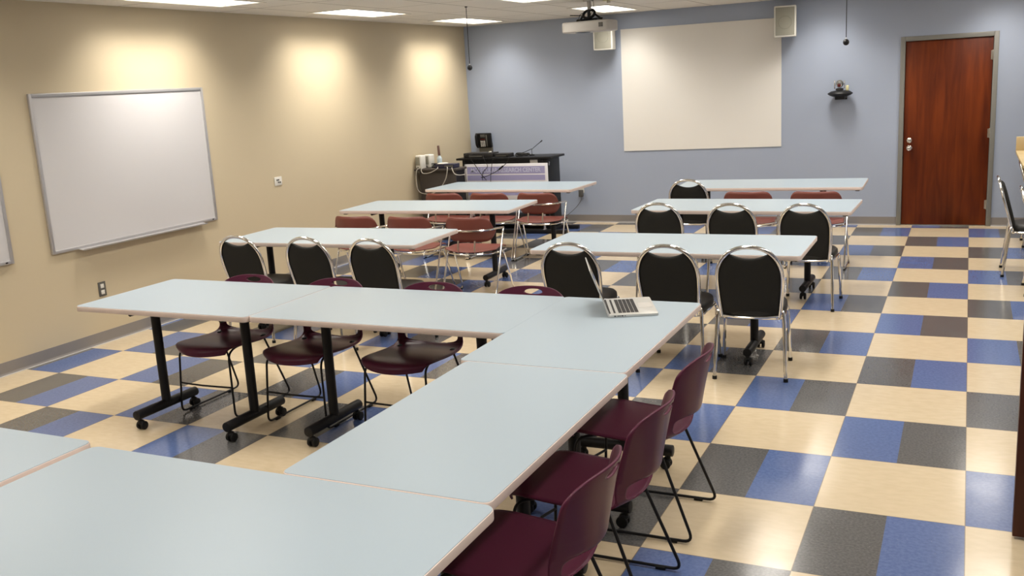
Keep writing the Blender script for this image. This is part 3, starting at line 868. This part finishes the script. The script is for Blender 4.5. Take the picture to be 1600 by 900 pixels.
# violet sign leaning on the lectern's front
sg = thing('sign_board', 'white framed violet sign reading RESEARCH CENTER in front of the lectern', 'sign', (-5.445, 7.165, 0))
ZS0, ZS1 = .44, .905
MB().box((-.615, -.030, ZS0), (.575, -.012, ZS1), .002).build('panel', MT['sign_white'], sg)
MB().box((-.575, -.0315, ZS1 - .130), (.540, -.0300, ZS1 - .035)).build('header_band', MT['sign_violet'], sg)
MB().box((-.575, -.0315, ZS1 - .215), (.540, -.0300, ZS1 - .145)).build('stripe', MT['sign_violet'], sg)
MB().box((-.575, -.0315, ZS0 + .055), (.540, -.0300, ZS0 + .095)).build('stripe', MT['sign_violet'], sg)
for s in (-.52, .50): MB().box((s - .012, -.028, .0505), (s + .012, -.014, ZS0 + .02), .002).box((s - .012, -.06, .0505), (s + .012, .012, .060), .002).build('stand_leg', MT['alu'], sg)
cu = bpy.data.curves.new('lettering', 'FONT'); cu.body = 'MOLECULAR RESEARCH CENTER'; cu.size = .078; cu.align_x = 'CENTER'; cu.align_y = 'CENTER'; cu.extrude = .0008; cu.offset = .0018
tmp = bpy.data.objects.new('tmp', cu); COL.objects.link(tmp)
dg = bpy.context.evaluated_depsgraph_get(); me = bpy.data.meshes.new_from_object(tmp.evaluated_get(dg))
bpy.data.objects.remove(tmp)
wd = max(v.co.x for v in me.vertices) - min(v.co.x for v in me.vertices)
for v in me.vertices: v.co.x *= 1.0 / wd
me.materials.clear(); me.materials.append(MT['sign_text'])
tx = link('lettering', me, sg); tx.rotation_euler = (PI / 2, 0, 0); tx.location = (-.02, -.0325, ZS1 - .083)

# things on the lectern
LT = .983
bx = thing('equipment_box', 'flat black electronics box on the left end of the lectern', 'electronics', (-5.84, 7.30, LT))
MB().box((-.25, -.11, 0), (.17, .10, .062), .004).build('case', MT['key'], bx)
MB().box((-.17, -.113, .012), (.02, -.110, .03)).build('front_panel', MT['dgrey'], bx)
MB().box((.10, -.06, .062), (.13, -.03, .078), .003).build('white_switch', MT['white_plastic'], bx)
b2 = thing('cable_box', 'small black box beside the electronics box on the lectern', 'electronics', (-5.545, 7.32, LT))
MB().prism(rrect(-.12, .10, -.09, .08, .02), 0, .045, .004).build('case', MT['key'], b2)
MB().box((-.09, -.092, .010), (.06, -.088, .022)).build('front_panel', MT['dgrey'], b2)
cc = MB()
random.seed(9)
P = [(random.uniform(-.12, .14), random.uniform(-.07, .07), random.uniform(.008, .045)) for _ in range(18)]
cc.tube([catmull(P, i / 140) for i in range(141)], .007, 6)
tag(cc.build('cable_tangle', MT['rubber']), 'tangle of black cables lying on the lectern top', 'cable').location = (-5.28, 7.32, LT)
mc = thing('gooseneck_microphone', 'thin black gooseneck microphone rising from the lectern cables', 'microphone', (-5.20, 7.42, LT))
MB().lathe([(.035, 0), (.035, .01), (.012, .016), (.008, .02)]).build('base', MT['rubber'], mc)
MB().tube([(0, 0, .015), (.0, 0, .075), (.03, 0, .10), (.135, 0, .175)], .004, 8).tube([(.0, 0, .085), (-.10, 0, .045), (-.2, -.02, .02)], .004, 8).build('neck', MT['rubber'], mc)
MB().cyl((.128, 0, .170), (.155, 0, .190), .007, seg=12, bev=.002).build('head', MT['rubber'], mc)
# cables hanging over the sign
for k, (pts, lab) in enumerate([
    ([(-6.02, 7.15, LT + .055), (-6.03, 7.10, LT + .02), (-6.03, 7.10, .8), (-6.02, 7.095, .45)], 'black cable hanging at the left end of the sign'),
    ([(-5.93, 7.15, LT + .055), (-5.95, 7.08, LT + .03), (-5.88, 7.10, .90), (-5.80, 7.10, .78), (-5.72, 7.09, .70)], 'second black cable hanging over the sign from the left'),
    ([(-5.78, 7.15, LT + .04), (-5.74, 7.08, LT), (-5.70, 7.10, .88), (-5.77, 7.10, .80), (-5.78, 7.09, .70)], 'black cable crossing another in front of the sign lettering'),
    ([(-5.60, 7.18, LT + .012), (-5.61, 7.10, LT), (-5.64, 7.10, .87), (-5.66, 7.10, .75), (-5.66, 7.09, .66)], 'straight black cable in front of the sign lettering'),
    ([(-5.38, 7.18, LT + .012), (-5.38, 7.10, LT), (-5.42, 7.10, .92), (-5.56, 7.10, .82), (-5.72, 7.09, .75), (-5.80, 7.09, .735)], 'black cable with a plug slanting across the sign'),
]):
    mb = MB().tube([catmull(pts, i / 40) for i in range(41)], .0042, 6)
    if k == 4: mb.tube([(-5.475, 7.099, .878), (-5.535, 7.099, .836)], .011, 8)
    tag(mb.build('hanging_cable', MT['rubber']), lab, 'cable', 'cables hanging over the sign')
# wall phone
ph = thing('wall_phone', 'black desk phone mounted on the back wall above the lectern', 'phone', (-6.215, YB, 1.0))
MB().box((-.105, -.02, -.01), (.105, -.001, .12), .004).build('wall_bracket', MT['frame'], ph)
tilt = Matrix.Translation((0, -.02, .055)) @ Matrix.Rotation(math.radians(6), 4, 'X')
MB().box((-.115, -.055, 0), (.115, 0, .205), .014, M=tilt).build('body', MT['rubber'], ph)
MB().box((-.04, -.060, .150), (.03, -.054, .190), .002, M=tilt).build('display', MT['dgrey'], ph)
kp = MB()
for i in range(3):
    for j in range(4): kp.box((-.045 + i * .026, -.061, .02 + j * .022), (-.025 + i * .026, -.054, .036 + j * .022), .002, M=tilt, seg=1)
kp.build('keypad', MT['grey_plastic'], ph)
MB().box((-.045, -.0605, .118), (.028, -.054, .128), .002, M=tilt).build('red_button', MT['red_led'], ph)
MB().box((.045, -.060, .02), (.062, -.054, .185), .002, M=tilt).build('side_keys', MT['dgrey'], ph)
hs = MB().tube([tuple(tilt @ Vector(p)) for p in [catmull([(-.088, -.062, .015), (-.092, -.085, .05), (-.092, -.088, .11), (-.092, -.085, .17), (-.088, -.062, .205)], i / 20) for i in range(21)]], .018, 10)
hs.build('handset', MT['rubber'], ph)

# ------------------------------------------------------------------ corner desk with speakers
dk = thing('corner_desk', 'narrow brown-grey desk in the corner left of the lectern', 'desk', (-6.10, 6.80, 0))
MB().box((-.345, -.31, .885), (.265, -.02, .912), .004).build('desktop', MT['laminate_dark'], dk)
MB().box((-.29, -.27, 0), (.23, -.245, .885), .002).build('front_panel', MT['laminate_dark'], dk)
MB().box((-.29, -.245, 0), (-.265, -.03, .885)).build('side_panel', MT['laminate_dark'], dk)
MB().box((.205, -.245, 0), (.23, -.03, .885)).build('side_panel', MT['black'], dk)
DT = .913
def dspk(x, y, r, label):
    t = thing('desk_speaker', label, 'speaker', (x, y, DT), r, 'small beige speakers on the corner desk')
    b = MB().prism(rrect(-.052, .052, -.055, .05, .022, 6), 0, .170, .018, seg=3)
    b.build('case', MT['white_plastic'], t)
    MB().prism(rrect(-.036, .036, -.0585, -.046, .002, 3), .045, .148, .003).build('grille', MT['grille'], t)
    MB().box((-.012, -.058, .016), (.014, -.0545, .024), .001).build('badge', MT['key'], t)
dspk(-6.385, 6.57, -.25, 'small beige desktop speaker nearest the left wall on the corner desk')
dspk(-6.33, 6.70, -.25, 'small beige desktop speaker behind the first on the corner desk')
bt_ = thing('bottle', 'clear bottle with pale blue label and brown neck standing on the desk', 'bottle', (-6.20, 6.735, DT))
MB().lathe([(.028, 0), (.032, .004), (.032, .11), (.022, .135), (.013, .15)]).build('body', MT['blue_label'], bt_)
MB().cyl((0, 0, .148), (-.006, 0, .275), .017, .015, seg=14, bev=.002).build('neck', MT['brown'], bt_)
rt_ = thing('router', 'dark network box with pale lid on the corner desk', 'electronics', (-6.02, 6.60, DT))
MB().box((-.14, -.07, 0), (.14, .08, .055), .006).build('case', MT['navy'], rt_)
MB().lathe([(.07, .055), (.072, .062), (.055, .066)], c=(-.06, .0, 0)).build('pale_lid', MT['white_plastic'], rt_)
MB().box((.0, -.0725, .015), (.12, -.069, .04)).build('port_row', MT['dgrey'], rt_)
for pts, lab in [
    ([(-6.36, 6.50, DT + .01), (-6.40, 6.475, DT - .02), (-6.41, 6.47, .75), (-6.38, 6.47, .63), (-6.25, 6.46, .60), (-6.1, 6.46, .64), (-5.98, 6.46, .78), (-5.95, 6.475, DT), (-5.99, 6.54, DT + .02)], 'long pale cable drooping in a loop below the corner desk top'),
    ([(-6.30, 6.55, DT + .015), (-6.33, 6.48, DT), (-6.30, 6.46, DT - .05), (-6.2, 6.46, DT - .045), (-6.1, 6.47, DT), (-6.12, 6.54, DT + .02)], 'short pale cable looped over the front edge of the corner desk'),
    ([(-5.92, 6.54, DT + .01), (-5.88, 6.475, DT - .01), (-5.84, 6.46, .85), (-5.79, 6.50, .83), (-5.77, 6.60, .83)], 'thin grey cable running from corner desk towards the lectern'),
]:
    tag(MB().tube([catmull(pts, i / 60) for i in range(61)], .0058, 6).build('pale_cable', MT['cable_white']), lab, 'cable', 'pale cables on the corner desk')
random.seed(5)
P = [(random.uniform(-.12, .12), random.uniform(-.06, .06), random.uniform(.007, .05)) for _ in range(14)]
tag(MB().tube([catmull(P, i / 110) for i in range(111)], .006, 6).build('cable_coil', MT['rubber']), 'dark cable coil between beige speakers and network box', 'cable').location = (-6.23, 6.67, DT)

# ------------------------------------------------------------------ right side furniture
cbn = thing('open_door', 'dark red wooden door standing open at the right picture edge', 'door', (.172, -.066, 0))
MB().box((0, 0, .012), (.91, .045, 2.13), .003).build('door_leaf', MT['cab'], cbn)
for a_, b_ in ((0, -1), (.045, 1)):
    MB().lathe([(.030, 0), (.031, .004), (.014, .010), (.011, .03), (.024, .036), (.029, .048), (.026, .060), (.012, .066), (.001, .067)], M=Matrix.Translation((.07, a_, .95)) @ Matrix.Rotation(-b_ * PI / 2, 4, 'X')).build('door_knob', MT['brushed'], cbn)
for z in (.25, 1.06, 1.93):
    MB().cyl((.915, .052, z - .05), (.915, .052, z + .05), .008, seg=12, bev=.002).build('hinge', MT['brushed'], cbn)
pw = MB().box((1.095, -.09, 0), (XR, .03, H))
struct(pw.build('wall_partition', MT['blue_wall'], smooth=False))
ct = thing('wall_counter', 'pale wooden counter top at the right edge behind the chairs', 'counter', (1.15, 6.6, 0))
MB().box((-.735, -.8, .895), (.745, .8, .925), .004).build('countertop', MT['counter'], ct)
MB().box((-.735, .77, .925), (.745, .80, 1.07), .003).build('backsplash', MT['counter'], ct)
MB().box((.10, -.78, .1), (.745, .78, .895), .003).build('cabinet_body', MT['counter'], ct)
MB().box((.14, -.76, 0), (.745, .76, .1)).build('plinth', MT['black'], ct)
